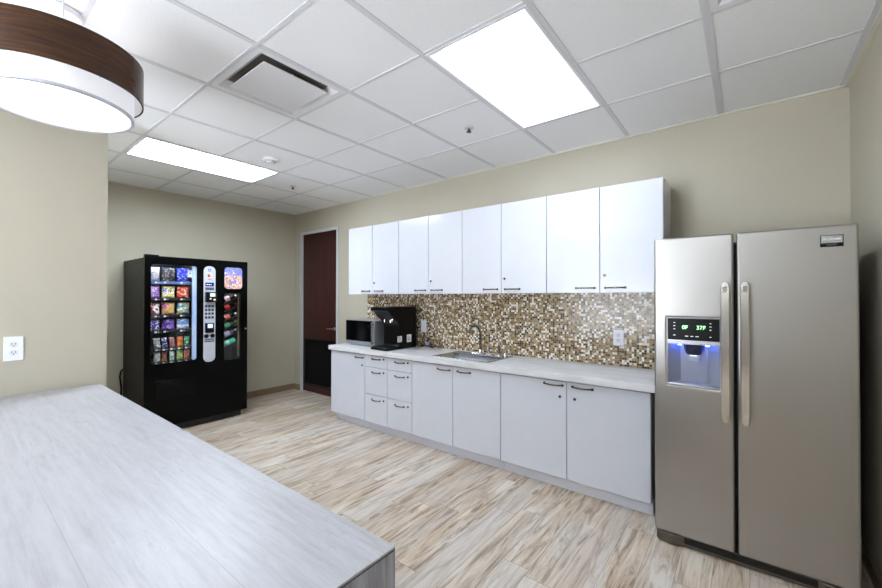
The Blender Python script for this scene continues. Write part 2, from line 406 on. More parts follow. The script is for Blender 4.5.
# ------------------------------------------------------------------ ceiling fixtures
def troffer(i0, i1, j0, label, power, sensor=False):
    x0, x1, y0, y1 = gX(i0) + .012, gX(i1) - .012, gY(j0) + .012, gY(j0 + 2) - .012
    t = thing('ceiling_troffer', label, 'ceiling light', ((x0 + x1) / 2, (y0 + y1) / 2, CE), 'lay-in ceiling light panels')
    d = .045
    fr = MB().plate(x0, x1, y0, y1, [(x0 + .016, x1 - .016, y0 + .016, y1 - .016)], 2, CE - .004, CE + .008)
    obj('frame', fr, M['whiteflat'], t, smooth=False)
    a, b, c, e = x0 + .016, x1 - .016, y0 + .016, y1 - .016
    hs = MB()
    rim = [(a, c), (b, c), (b, e), (a, e)]; top = [(a + .05, c + .03), (b - .05, c + .03), (b - .05, e - .03), (a + .05, e - .03)]
    V = [(x, y, CE + .004) for x, y in rim] + [(x, y, CE + d) for x, y in top]
    V += [(x + sx * .004, y + sy * .004, CE + .004) for (x, y), (sx, sy) in zip(rim, ((-1, -1), (1, -1), (1, 1), (-1, 1)))] + [(x + sx * .004, y + sy * .004, CE + d + .004) for (x, y), (sx, sy) in zip(top, ((-1, -1), (1, -1), (1, 1), (-1, 1)))]
    Fs = []
    for k in range(4):
        q = (k + 1) % 4
        Fs += [(k, q, 4 + q, 4 + k), (8 + k, 8 + q, 12 + q, 12 + k), (k, q, 8 + q, 8 + k), (4 + k, 4 + q, 12 + q, 12 + k)]
    hs.add(V, Fs); obj('reflector', hs, mat('reflector_white', (250, 250, 252), .5), t, smooth=False)
    obj('diffuser', MB().box(a + .05, b - .05, c + .03, e - .03, CE + d - .002, CE + d + .004), lamp('troffer_light_%d' % round(power * 10), (230, 243, 255), power), t, smooth=False)
    if sensor:
        obj('sensor', MB().lathe([(.047, 0), (.050, 0), (.050, -.008), (.047, -.008)], (-1.0, y1 - .165, CE + d - .002), 32, closed=True), M['whiteflat'], t)
    return t
troffer(*TROF[0], 'large glaring light panel in the ceiling above the wall cabinets', T1P, True)
troffer(*TROF[1], 'narrower looking light panel in the ceiling in front of the vending machine', T2P)
troffer(*TROF[2], 'added fill light panel in the ceiling behind the camera, towards the added window', FILL_BACK)
troffer(*TROF[3], 'added fill light panel in the ceiling behind the camera, towards the right wall', FILL_RIGHT)

def diffuser(i, j, label):
    x0, x1, y0, y1 = gX(i) + .016, gX(i + 1) - .016, gY(j) + .012, gY(j + 1) - .012
    cx, cy = (x0 + x1) / 2, (y0 + y1) / 2
    t = thing('air_diffuser', label, 'air vent', (cx, cy, CE), 'ceiling air diffusers')
    hx, hy = (x1 - x0) / 2, (y1 - y0) / 2
    def ring(kx, ky, z): return [(cx - kx, cy - ky, z), (cx + kx, cy - ky, z), (cx + kx, cy + ky, z), (cx - kx, cy + ky, z)]
    V = ring(hx, hy, CE - .002) + ring(hx - .03, hy - .03, CE - .002) + ring(hx - .055, hy - .055, CE + .02) + ring(hx - .070, hy - .070, CE + .034)
    Fs = [(4 * r + k, 4 * r + (k + 1) % 4, 4 * r + 4 + (k + 1) % 4, 4 * r + 4 + k) for r in range(3) for k in range(4)]
    obj('frame', MB().add(V, Fs), M['whiteflat'], t, smooth=False)
    obj('duct', MB().box(cx - hx + .07, cx + hx - .07, cy - hy + .07, cy + hy - .07, CE + .034, CE + .038), mat('duct_dark', (112, 106, 102), .7), t)
    obj('plaque', MB().box(cx - .205, cx + .205, cy - .205, cy + .205, CE - .010, CE - .004), M['whiteflat'], t, bevel=.002)
    for sx in (-1, 1):
        obj('hanger', MB().tube([(cx + sx * .15, cy, CE - .004), (cx + sx * .15, cy, CE + .036)], .004), M['whiteflat'], t)
diffuser(-1, 0, 'square air diffuser with a flat centre plate between the two light panels')
diffuser(3, 1, 'air diffuser cut off by the top edge, above the fridge side of the room')
def detector():
    c = (-3.52, 1.89, CE)
    t = thing('smoke_detector', 'round white detector disc on the ceiling beside the far light panel', 'detector', c)
    obj('housing', MB().lathe([(.072, .001), (.072, -.012), (.066, -.018), (.050, -.019)], c, 36), M['whiteflat'], t)
    obj('louver_ring', MB().lathe([(.052, -.018), (.048, -.030), (.040, -.030), (.038, -.018)], c, 36, closed=True), mat('detector_grey', (196, 196, 192), .5), t)
    obj('cap', MB().lathe([(.036, -.018), (.032, -.036), (.012, -.040)], c, 28), M['whiteflat'], t)
detector()
def sprinkler(x, y, label):
    t = thing('sprinkler_head', label, 'sprinkler', (x, y, CE), 'ceiling sprinkler heads')
    obj('escutcheon', MB().lathe([(.036, .001), (.034, -.004), (.018, -.010), (.012, -.010)], (x, y, CE), 24), mat('sprinkler_white', (214, 212, 208), .35, .5), t)
    obj('body', MB().lathe([(.008, -.008), (.008, -.015), (.011, -.018), (.006, -.028)], (x, y, CE), 16), mat('sprinkler_metal', (86, 82, 76), .35, .9), t)
    obj('deflector', MB().lathe([(.004, -.027), (.019, -.029), (.019, -.032), (.004, -.033)], (x, y, CE), 18), mat('sprinkler_metal', (86, 82, 76), .35, .9), t)
sprinkler(-1.674, 2.479, 'dark sprinkler head in the ceiling just left of the large light panel')
sprinkler(-4.175, 2.517, 'small sprinkler head in the far ceiling above the dark door')

# pendant drum lamp
def pendant(cx, cy, label):
    zb, zr, zt = 2.284, 2.367, 2.543
    R1, R2 = .264, .301
    t = thing('pendant_lamp', label, 'pendant lamp', (cx, cy, zb))
    c = (cx, cy, 0); n = 96
    obj('wood_ring', MB().lathe([(R2 - .005, zr), (R2, zr), (R2, zt), (R2 - .005, zt)], c, n, closed=True), M['veneer'], t)
    obj('ring_lining', MB().lathe([(R2 - .009, zr + .002), (R2 - .0055, zr + .002), (R2 - .0055, zt - .002), (R2 - .009, zt - .002)], c, n, closed=True), mat('lining_white', (246, 243, 238), .6), t)
    sh = NT('white_fabric_shade'); sh.set(color=(244, 244, 248), rough=.7, emit=(236, 238, 250), power=.14)  # faint emission stands in for lamp light through the fabric
    obj('inner_shade', MB().lathe([(R1 - .004, zb), (R1, zb), (R1, zt - .03), (R1 - .004, zt - .03)], c, n, closed=True), sh.m, t)
    obj('shade_trim', MB().lathe([(R1 - .012, zb - .002), (R1 + .0015, zb - .002), (R1 + .0015, zb + .010), (R1 - .012, zb + .010)], c, n, closed=True), mat('shade_trim_grey', (196, 196, 208), .4, .3), t)
    obj('diffuser', MB().lathe([(.001, zb + .004), (R1 - .008, zb + .004), (R1 - .008, zb + .009), (.001, zb + .009)], c, n), lamp('pendant_light', (255, 252, 250), PEND), t)
    obj('top_lamp', MB().lathe([(.001, zt - .05), (R1 - .03, zt - .05), (R1 - .03, zt - .045), (.001, zt - .045)], c, 48), lamp('pendant_ceiling_fill', (255, 250, 244), UPL), t)  # glowing disc added inside the drum to light the ceiling
    cz = CE - .0045
    obj('canopy', MB().lathe([(.075, cz), (.072, cz - .024), (.02, cz - .028)], c, 32), M['whiteflat'], t)
    for a in (-6, 114, 234):
        x, y = cx + (R2 - .004) * math.cos(R(a)), cy + (R2 - .004) * math.sin(R(a))
        obj('cable', MB().tube([(x, y, zt - .01), (x, y, cz)], .0022, 6), mat('cable_white', (235, 235, 238), .4), t)
    for k in range(3):
        a = R(20 + 120 * k); ca, sa = math.cos(a), math.sin(a)
        obj('spacer', MB().tube([(cx + (R1 - .002) * ca, cy + (R1 - .002) * sa, zr + .012), (cx + (R2 - .006) * ca, cy + (R2 - .006) * sa, zr + .012)], .004, 8), M['chrome'], t)
pendant(-2.436, .32, 'two-tier drum pendant lamp with a brown wood ring over the pale counter')

# ------------------------------------------------------------------ cabinets
UYF, UYB, UZ0, UZ1 = 3.047, 3.408, 1.467, 2.262
BYF, BZ0, BZ1 = 2.828, .095, .812
def bow_pull(x, y, z, L=.13, out=.030):
    pts = []; n = 12
    for k in range(n + 1):
        u = k / n; pts.append((x + (u - .5) * L, y - out * math.sin(PI * u) ** .6, z))
    m = MB().tube(pts, [.0062 if 0 < k < n else .008 for k in range(n + 1)], 8)
    m.cyl((x - L / 2, y, z), .010, .004, (0, -1, 0), 12).cyl((x + L / 2, y, z), .010, .004, (0, -1, 0), 12)
    return m
def lock(parent, x, y, z):
    o = obj('lock', MB().lathe([(.0105, 0), (.0105, .004), (.008, .006), (.003, .006), (.0025, .003)], (x, y, z), 16, (0, -1, 0)), M['pull'], parent); return o
def front(parent, name, x0, x1, z0, z1, yf, th=.019):
    return obj(name, MB().box(x0 + .0026, x1 - .0026, yf, yf + th, z0 + .0024, z1 - .0024), M['white'], parent, bevel=.0015)
U = [-3.82, -3.398, -2.976, -2.556, -2.137, -1.716, -1.295, -.875, -.453]
names_u = ['white two-door wall cabinet at the left end, over the microwave', 'white two-door wall cabinet over the six drawers, second from the door',
           'white two-door wall cabinet right of the faucet, third from the door', 'white two-door wall cabinet at the right end, beside the fridge top']
for k in range(4):
    a, m_, b = U[2 * k], U[2 * k + 1], U[2 * k + 2]
    t = thing('wall_cabinet', names_u[k], 'cabinet', ((a + b) / 2, UYB, UZ0), 'white wall cabinets')
    sx = .018
    bd = MB().box(a + .001, a + sx, UYF + .021, UYB, UZ0, UZ1).box(b - sx, b - .001, UYF + .021, UYB, UZ0, UZ1).box(a + sx, b - sx, UYF + .021, UYB, UZ0, UZ0 + .018).box(a + sx, b - sx, UYF + .021, UYB, UZ1 - .018, UZ1).box(a + sx, b - sx, UYB - .008, UYB, UZ0 + .018, UZ1 - .018)
    obj('body', bd, M['white'], t, smooth=False)
    obj('shelf', MB().box(a + sx, b - sx, UYF + .04, UYB - .008, 1.86, 1.878), M['white'], t, smooth=False)
    for s, (p, q) in enumerate(((a, m_), (m_, b))):
        d = front(t, 'door', p, q, UZ0, UZ1, UYF)
        hx = (q - .108) if s == 0 else (p + .108)
        obj('handle', bow_pull(hx, UYF, 1.504, .14), M['pull'], d)
        if s == 1: lock(d, p + .034, UYF, 1.596)

def base_body(t, x0, x1, sink=False):
    s = .018
    bd = MB().box(x0 + .001, x0 + s, BYF + .021, 3.40, BZ0, BZ1).box(x1 - s, x1 - .001, BYF + .021, 3.40, BZ0, BZ1).box(x0 + s, x1 - s, BYF + .021, 3.40, BZ0, BZ0 + s).box(x0 + s, x1 - s, 3.392, 3.40, BZ0 + s, BZ1)
    bd.box(x0 + s, x1 - s, BYF + .021, BYF + .04, BZ1 - .05, BZ1)
    obj('body', bd, M['white'], t, smooth=False)
def toe(t, x0, x1):
    obj('toe_kick', MB().box(x0, x1, 2.888, 2.904, 0, BZ0).box(x0, x0 + .016, 2.904, 3.40, 0, BZ0).box(x1 - .016, x1, 2.904, 3.40, 0, BZ0), M['toe'], t, smooth=False)
BS = [-3.865, -3.27, -2.924, -2.58, -2.087, -1.601, -1.05, -.496]
tA = thing('base_cabinet', 'white base cabinet with one locked door, at the left end below the microwave', 'cabinet', (-3.57, 3.1, 0), 'white base cabinets')
base_body(tA, BS[0], BS[1]); toe(tA, BS[0] + .03, BS[1])
d = front(tA, 'door', BS[0], BS[1], BZ0, BZ1, BYF); obj('handle', bow_pull(-3.362, BYF, .774, .13), M['pull'], d); lock(d, -3.312, BYF, .692)
tB = thing('drawer_cabinet', 'white base cabinet with two columns of three drawers', 'cabinet', (-2.92, 3.1, 0))
base_body(tB, BS[1], BS[3]); toe(tB, BS[1], BS[3])
for c in (0, 1):
    p, q = BS[1 + c], BS[2 + c]
    for z0, z1 in ((.688, BZ1), (.397, .688), (BZ0, .397)):
        d = front(tB, 'drawer', p, q, z0, z1, BYF)
        hz_ = z1 - (.034 if z1 > .75 else .05)
        hx = (p + q) / 2 + .005
        obj('handle', bow_pull(hx, BYF, hz_, .125), M['pull'], d); lock(d, q - .052, BYF, hz_ + .008)
        bx = MB().plate(p + .03, q - .03, BYF + .05, 3.33, [(p + .042, q - .042, BYF + .062, 3.318)], 2, z0 + .03, z1 - .05).box(p + .03, q - .03, BYF + .05, 3.33, z0 + .02, z0 + .03).box(p + .03, q - .03, BYF + .019, BYF + .05, z0 + .02, z1 - .05)
        obj('drawer_box', bx, M['white'], d, smooth=False)
tC = thing('sink_cabinet', 'white two-door base cabinet without locks, under the sink', 'cabinet', (-2.09, 3.1, 0), 'white base cabinets')
base_body(tC, BS[3], BS[5]); toe(tC, BS[3], BS[5] - .004)
d = front(tC, 'door', BS[3], BS[4], BZ0, BZ1, BYF); obj('handle', bow_pull(-2.19, BYF, .774, .135), M['pull'], d)
d = front(tC, 'door', BS[4], BS[5], BZ0, BZ1, BYF); obj('handle', bow_pull(-1.966, BYF, .776, .135), M['pull'], d)
tD = thing('base_cabinet', 'white base cabinet with two locked doors, next to the fridge', 'cabinet', (-1.05, 3.1, 0), 'white base cabinets')
base_body(tD, BS[5], BS[7]); toe(tD, BS[5] + .004, BS[7])
d = front(tD, 'door', BS[5], BS[6], BZ0, BZ1, BYF); obj('handle', bow_pull(-1.150, BYF, .783, .14), M['pull'], d); lock(d, -1.100, BYF, .698)
d = front(tD, 'door', BS[6], BS[7], BZ0, BZ1, BYF); obj('handle', bow_pull(-.935, BYF, .783, .14), M['pull'], d); lock(d, -.990, BYF, .695)

# worktop, sink, backsplash
WT = .872; SX0, SX1, SY0, SY1 = -2.372, -1.742, 2.868, 3.318
wk = obj('worktop', MB().plate(-3.885, -.452, 2.803, 3.403, [(SX0 + .02, SX1 - .02, SY0 + .02, SY1 - .02)], 2, .822, WT), M['work'], loc=(-2.17, 3.1, .822), bevel=.003)
tag(wk, 'long pale laminate worktop running from the microwave to the fridge', 'worktop')
bs = obj('tile_backsplash', MB().box(-3.885, -.40, 3.404, 3.4135, WT, 1.468), M['mosaic'], loc=(-2.1, 3.41, WT), smooth=False)
tag(bs, 'brown, tan and white mosaic tile backsplash between worktop and wall cabinets', 'backsplash')
sk = thing('kitchen_sink', 'stainless steel sink let into the worktop', 'sink', (-2.057, 3.09, WT))
rm = m_steel('sink_steel', (196, 200, 204), .26)
obj('rim', MB().plate(SX0, SX1, SY0, SY1, [(SX0 + .035, SX1 - .035, SY0 + .035, SY1 - .095)], 2, WT, WT + .005), rm, sk, bevel=.002)
a, b, c, e, dp = SX0 + .033, SX1 - .033, SY0 + .033, SY1 - .093, WT - .17
rimp = rrect(a, b, c, e, .05); bot = rrect(a + .03, b - .03, c + .03, e - .03, .05); n = len(rimp)
V = [(x, y, WT + .002) for x, y in rimp] + [(x, y, dp + .03) for x, y in rrect(a + .012, b - .012, c + .012, e - .012, .05)] + [(x, y, dp) for x, y in bot]
Fs = [(r * n + k, r * n + (k + 1) % n, (r + 1) * n + (k + 1) % n, (r + 1) * n + k) for r in (0, 1) for k in range(n)] + [tuple(range(2 * n, 3 * n))]
ob = obj('bowl', MB().add(V, Fs), rm, sk); so = ob.modifiers.new('solid', 'SOLIDIFY'); so.thickness = .002
obj('drain', MB().lathe([(.045, dp + .001), (.045, dp + .004), (.03, dp + .004), (.028, dp + .002)], ((a + b) / 2, (c + e) / 2, 0), 24), M['chrome'], sk)
fx, fy = -2.076, SY1 - .045
fc = thing('faucet', 'slim chrome faucet with an arched spout at the back of the sink', 'faucet', (fx, fy, WT + .005))
z0 = WT + .005
fcm = mat('faucet_chrome', (120, 116, 112), .15, 1.0)
obj('deck_plate', MB().prism(rrect(fx - .11, fx + .13, fy - .026, fy + .026, .025), 2, z0, z0 + .008), M['chrome'], fc, bevel=.002)
pts = [(fx, fy, z0 + .008), (fx, fy, z0 + .19)]
for k in range(1, 10):
    a_ = PI * k / 9 * .92; pts.append((fx - .05 * (1 - math.cos(a_)) * .5, fy - .07 * (1 - math.cos(a_)), z0 + .19 + .085 * math.sin(a_)))
obj('spout', MB().tube(pts, [.013] + [.011] * (len(pts) - 2) + [.012], 12), fcm, fc)
obj('collar', MB().lathe([(.022, z0 + .007), (.021, z0 + .03), (.013, z0 + .042)], (fx, fy, 0), 20), M['chrome'], fc)
obj('handle', MB().lathe([(.019, z0 + .007), (.017, z0 + .045), (.010, z0 + .052)], (fx + .09, fy, 0), 18).tube([(fx + .09, fy, z0 + .045), (fx + .12, fy - .02, z0 + .075)], .006), M['chrome'], fc)
sp = thing('side_sprayer', 'small chrome sprayer standing right of the faucet', 'sprayer', (-1.868, fy, WT + .005))
obj('base', MB().lathe([(.024, z0), (.022, z0 + .012), (.014, z0 + .02)], (-1.868, fy, 0), 18), M['chrome'], sp)
obj('nozzle', MB().lathe([(.011, z0 + .018), (.010, z0 + .05), (.016, z0 + .075), (.014, z0 + .09)], (-1.868, fy, 0), 16), fcm, sp)
sd = thing('soap_dispenser', 'short chrome soap pump at the right end of the sink back', 'soap dispenser', (-1.80, fy, WT + .005))
obj('base', MB().lathe([(.018, z0), (.016, z0 + .03), (.008, z0 + .035), (.008, z0 + .06)], (-1.80, fy, 0), 16), M['chrome'], sd)
obj('pump_spout', MB().tube([(-1.80, fy, z0 + .058), (-1.80, fy - .012, z0 + .066), (-1.80, fy - .05, z0 + .062)], .006), M['chrome'], sd)

# outlets
def outlet(name, c, n_axis, w, h, label, rocker=False):
    t = thing(name, label, 'outlet' if not rocker else 'switch', c)
    def B(u0, u1, v0, v1, d0, d1):
        if n_axis == 'y': return MB().box(c[0] + u0, c[0] + u1, c[1] - d1, c[1] - d0, c[2] + v0, c[2] + v1)
        return MB().box(c[0] + d0, c[0] + d1, c[1] + u0, c[1] + u1, c[2] + v0, c[2] + v1)
    obj('cover_plate', B(-w / 2, w / 2, -h / 2, h / 2, 0, .006), M['plate'], t, bevel=.002)
    if rocker:
        obj('rocker', B(-.017, .017, -.034, .034, .006, .009), M['plate'], t, bevel=.001); return
    for s in (-1, 1):
        ax = (0, -1, 0) if n_axis == 'y' else (1, 0, 0)
        cc = (c[0], c[1] - .006, c[2] + s * h * .17) if n_axis == 'y' else (c[0] + .006, c[1], c[2] + s * h * .17)
        so_ = obj('socket', MB().lathe([(.0185, 0), (.0185, .0015)], cc, 24, ax), mat('socket_white', (226, 226, 232), .35), t)
        sl = MB()
        for u0, u1, v0, v1 in ((-.009, -.006, -.001, .008), (.006, .009, -.001, .008), (-.003, .003, -.011, -.006)):
            q = B(u0, u1, s * h * .17 + v0, s * h * .17 + v1, .0072, .0081); sl.add(q.v, q.f)
        obj('slot', sl, M['slot'], so_, smooth=False)
outlet('wall_outlet', (PX, .271, 1.118), 'x', .084, .148, 'white wall outlet on the plain beige wall above the pale counter')
outlet('wall_outlet', (-.832, 3.404, 1.104), 'y', .080, .124, 'white outlet set in the mosaic backsplash near the fridge')
outlet('wall_switch', (-2.92, 3.404, 1.10), 'y', .080, .136, 'white switch plate on the mosaic beside the black coffee machine', True)

# ------------------------------------------------------------------ fridge
def fridge():
    x0, x1, yf = -.439, .405, 2.609
    t = thing('refrigerator', 'tall stainless steel side-by-side fridge with an ice and water dispenser', 'fridge', ((x0 + x1) / 2, 3.0, 0))
    casem = mat('fridge_case', (58, 56, 54), .5)
    obj('case', MB().box(x0 + .008, x1 - .008, yf + .078, 3.37, .035, 1.735), casem, t, bevel=.006)
    obj('gasket', MB().box(x0 + .02, x1 - .02, yf + .06, yf + .08, .09, 1.72), M['gap'], t)
    H = (-.374, -.116, .928, 1.318)
    sL, sR = -.061, -.0465
    dl = obj('door', MB().plate(x0, sL, .070, 1.778, [H], 1, yf, yf + .062), M['steel'], t, bevel=.010, seg=3)
    dr = obj('door', MB().box(sR, x1, yf, yf + .062, .070, 1.778), M['steel'], t, bevel=.010, seg=3)
    for s, dd in ((x0 + .05, dl), (x1 - .05, dr)):
        obj('hinge_cover', MB().box(s - .04, s + .04, yf + .064, yf + .16, 1.736, 1.768), M['gap'], t, bevel=.008)
    # dispenser
    fr = mat('dispenser_frame', (168, 168, 174), .3, .8)
    dsp = obj('dispenser_frame', MB().plate(H[0] - .002, H[1] + .002, H[2] - .002, H[3] + .002, [(H[0] + .006, H[1] - .006, H[2] + .014, H[3] - .006)], 1, yf - .004, yf + .03), fr, dl, bevel=.002)
    pz = 1.19
    obj('display_panel', MB().box(H[0] + .006, H[1] - .006, yf - .003, yf + .02, pz, H[3] - .006), M['black'], dl, bevel=.001)
    obj('panel_trim', MB().box(H[0] + .004, H[1] - .004, yf - .006, yf + .03, 1.165, pz), mat('trim_silver', (206, 206, 214), .3, .6), dl, bevel=.003)
    grn = lamp('green_digits', (120, 255, 130), 1.6)
    y = yf - .0035
    text('digits', '0F', .030, grn, dl, (-.283, y, 1.262), (1, 0, 0), (0, 0, 1), .0004)
    text('digits', '37F', .030, grn, dl, (-.207, y, 1.262), (1, 0, 0), (0, 0, 1), .0004)
    ic = lamp('panel_icons', (190, 200, 205), .30)
    for u, v, w in ((-.335, 1.288, .010), (-.335, 1.270, .010), (-.335, 1.252, .008), (-.335, 1.216, .012), (-.275, 1.213, .016), (-.250, 1.213, .014), (-.225, 1.213, .016), (-.163, 1.288, .008), (-.163, 1.270, .008), (-.163, 1.252, .008), (-.163, 1.213, .008)):
        obj('icon', MB().box(u - w / 2, u + w / 2, y - .0004, y + .001, v - .002, v + .002), ic, dl)
    cav = mat('dispenser_cavity', (150, 154, 168), .35, .2)
    a, b, z0, z1, yb = H[0] + .007, H[1] - .007, H[2] + .014, 1.166, yf + .058
    V = [(a, yf, z0), (b, yf, z0), (b, yf, z1), (a, yf, z1), (a + .055, yb, z0 + .005), (b - .055, yb, z0 + .005), (b - .055, yb, z1), (a + .055, yb, z1)]
    cv = obj('recess', MB().add(V, [(0, 1, 5, 4), (1, 2, 6, 5), (2, 3, 7, 6), (3, 0, 4, 7), (4, 5, 6, 7)]), cav, dl, smooth=False)
    obj('drip_tray', MB().box(H[0] + .006, H[1] - .006, yf - .010, yf + .05, H[2], H[2] + .014), mat('tray_silver', (196, 198, 206), .25, .7), dl, bevel=.003)
    cx = (a + b) / 2
    obj('chute', MB().lathe([(.050, 1.165), (.046, 1.135), (.036, 1.110), (.030, 1.106)], (cx, yf + .036, 0), 24), mat('chute_dark', (40, 44, 66), .25), dl)
    obj('chute_light', MB().lathe([(.026, 1.1055), (.026, 1.102), (.012, 1.101)], (cx, yf + .036, 0), 20), lamp('chute_glow', (200, 215, 255), 1.2), dl)
    obj('paddle', MB().box(cx - .026, cx + .026, yf + .016, yf + .022, 1.07, 1.112), mat('paddle_clear', (170, 178, 196), .15), dl, bevel=.003)
    led = lamp('dispenser_led', (70, 110, 255), 30)
    obj('led', MB().box(cx - .075, cx - .058, yf + .012, yf + .026, 1.160, 1.165), led, dl)
    obj('led', MB().box(cx + .058, cx + .075, yf + .012, yf + .026, 1.160, 1.165), led, dl)
    # handles: long flat bows
    for u0, u1, dd in ((-.116, -.077, dl), (-.032, .006, dr)):
        cu, hw = (u0 + u1) / 2, (u1 - u0) / 2
        n = 40; V = []; Fs = []
        zb_, zt_ = .765, 1.512
        for k in range(n + 1):
            u = .5 - .5 * math.cos(PI * k / n); z = zb_ + (zt_ - zb_) * u
            end = min(u, 1 - u) * (zt_ - zb_)
            w = hw * (math.sqrt(max(0, 1 - (1 - min(end / .022, 1)) ** 2)) * .80 + .20)
            yo = yf - .036 - .018 * math.sin(PI * u)
            V += [(cu - w, yo + .004, z), (cu - w * .8, yo, z), (cu + w * .8, yo, z), (cu + w, yo + .004, z), (cu + w, yo + .014, z), (cu - w, yo + .014, z)]
        for k in range(n):
            for q in range(6): Fs.append((k * 6 + q, k * 6 + (q + 1) % 6, k * 6 + 6 + (q + 1) % 6, k * 6 + 6 + q))
        Fs += [tuple(range(6)), tuple(range(n * 6, n * 6 + 6))]
        h = obj('handle', MB().add(V, Fs), M['satin'], dd)
        for z in (.80, 1.475):
            obj('handle_post', MB().box(cu - .011, cu + .011, yf - .040, yf, z - .02, z + .02), M['satin'], h, bevel=.003)
    # badge
    bx, bz = .314, 1.702
    bg = obj('badge', MB().box(bx - .038, bx + .038, yf - .003, yf, bz - .026, bz + .026), mat('badge_silver', (186, 188, 192), .25, .8), dr, bevel=.001)
    obj('badge_band', MB().box(bx - .038, bx + .038, yf - .0038, yf - .002, bz - .027, bz - .010), M['black'], bg)
    rimb = MB().plate(bx - .040, bx + .040, bz - .028, bz + .028, [(bx - .037, bx + .037, bz - .0265, bz + .025)], 1, yf - .0042, yf)
    obj('badge_rim', rimb, M['black'], bg)
    text('lettering', 'FRIGIDAIRE', .0125, mat('badge_white', (250, 250, 252), .4), bg, (bx, yf - .0034, bz + .008), (1, 0, 0), (0, 0, 1), .0006)
    text('lettering', 'GALLERY', .0085, mat('badge_grey', (150, 150, 152), .4), bg, (bx, yf - .0040, bz - .0185), (1, 0, 0), (0, 0, 1), .0004)
    # toe grille
    g = obj('toe_grille', MB().prism([(x0 + .004, yf + .030), (x0 + .02, yf + .008), (x0 + .09, yf - .002), (x0 + .14, yf + .022), (x1 - .14, yf + .022), (x1 - .09, yf - .002), (x1 - .02, yf + .008), (x1 - .004, yf + .030), (x1 - .004, yf + .10), (x0 + .004, yf + .10)], 2, .004, .064), M['bronze'], t, bevel=.006)
    obj('grille_slot', MB().box(x0 + .145, x1 - .145, yf + .017, yf + .024, .026, .058), M['blackm'], g)
    for x in (x0 + .06, x1 - .06):
        for yy in (yf + .16, 3.28): obj('foot', MB().cyl((x, yy, 0), .022, .04, n=16), M['blackm'], t)
fridge()

# ------------------------------------------------------------------ microwave and coffee machine
def microwave():
    x0, x1, yf, yb, z0, z1 = -3.79, -3.285, 2.985, 3.36, WT + .008, 1.168
    t = thing('microwave', 'stainless microwave with a black glass door at the left end of the worktop', 'microwave', ((x0 + x1) / 2, 3.17, WT))
    sm = mat('microwave_silver', (150, 152, 160), .32, .35)
    obj('body', MB().box(x0, x1, yf + .022, yb, z0, z1), sm, t, bevel=.004)
    d = obj('door', MB().box(x0, x1, yf, yf + .021, z0 + .004, z1 - .001), sm, t, bevel=.003)
    obj('window', MB().box(x0 + .004, x1 - .040, yf - .002, yf + .004, z0 + .046, z1 - .006), mat('oven_glass', (5, 5, 6), .1, spec=.3), d, bevel=.001)
    obj('handle', MB().box(x1 - .032, x1 - .014, yf - .030, yf - .020, z0 + .02, z1 - .02).box(x1 - .030, x1 - .016, yf - .022, yf + .002, z0 + .03, z0 + .05).box(x1 - .030, x1 - .016, yf - .022, yf + .002, z1 - .05, z1 - .03), M['satin'], d, bevel=.002)
    obj('display', MB().box(x1 - .12, x1 - .06, yf - .0026, yf, z1 - .075, z1 - .050), mat('oven_display', (18, 26, 30), .2), d)
    for x in (x0 + .04, x1 - .04):
        for y in (yf + .06, yb - .05): obj('foot', MB().cyl((x, y, WT), .014, .010, n=12), M['blackm'], t)
microwave()
def coffee():
    x0, x1 = -3.20, -2.95
    t = thing('coffee_machine', 'tall black coffee machine with an overhanging head beside the microwave', 'coffee machine', (-3.09, 3.08, WT))
    prof = [(2.845, WT), (3.305, WT), (3.305, 1.320), (2.845, 1.320), (2.845, 1.292), (2.885, 1.280), (2.925, 1.235), (3.01, 1.170), (3.04, 1.12), (3.04, .915), (3.03, WT + .034), (2.85, WT + .026)]
    obj('body', MB().prism(prof, 0, x0, x1), M['black'], t, bevel=.006)
    obj('lid', MB().box(x0 - .004, x1 + .004, 2.838, 3.31, 1.320, 1.330), M['black'], t, bevel=.004)
    obj('spout', MB().cyl((-3.13, 2.99, 1.160), .008, .04, n=14).cyl((-3.04, 2.99, 1.160), .008, .04, n=14), M['chrome'], t)
    obj('tap_lever', MB().tube([(-2.975, 2.965, 1.215), (-2.97, 2.945, 1.195), (-2.97, 2.94, 1.17)], .007), mat('tap_silver', (205, 196, 196), .2, .9), t)
    gr = MB().plate(x0 + .02, x1 - .02, 2.86, 3.02, [(x0 + .03 + k * .024, x0 + .044 + k * .024, 2.87, 3.01) for k in range(8)], 2, WT + .029, WT + .037)
    obj('drip_grate', gr, M['blackm'], t, smooth=False)
    wl = mat('white_sticker', (232, 234, 232), .5)
    for y0, y1, z0, z1, nm in ((2.879, 2.952, .952, 1.016, 'label'), (3.115, 3.200, .936, 1.024, 'label')):
        pass
    a = obj('sticker', MB().box(x1 - .001, x1 + .0012, 3.005, 3.072, .950, 1.014), wl, t, label='square white sticker low on the machine')
    b = obj('sticker', MB().box(x1 - .001, x1 + .0012, 3.150, 3.222, .938, 1.022), wl, t, label='taller white sticker at the back of the side')
    gm_ = mat('print_grey', (120, 124, 122), .6)
    for s_, y0, z0 in ((a, 3.015, .958), (b, 3.163, .950)):
        for r in range(3):
            obj('print', MB().box(x1 + .001, x1 + .0017, y0, y0 + .045 - .008 * r, z0 + .010 + r * .016, z0 + .016 + r * .016), gm_, s_)
coffee()
cb = MB()
cpts = [(-2.93, 3.34, WT + .006)]
for k in range(1, 30):
    u = k / 29; cpts.append((-2.93 + .26 * u + .02 * math.sin(u * 19), 3.33 + .035 * math.sin(u * 15), WT + .006 + .018 * abs(math.sin(u * 12))))
o = obj('power_cord', MB().tube(cpts, .006, 8).tube([(-2.90, 3.398, 1.02), (-2.895, 3.375, 1.0), (-2.90, 3.36, .94), (-2.92, 3.345, WT + .006)], .005, 8), mat('cord_dark', (26, 24, 32), .4), loc=(-2.8, 3.34, WT))
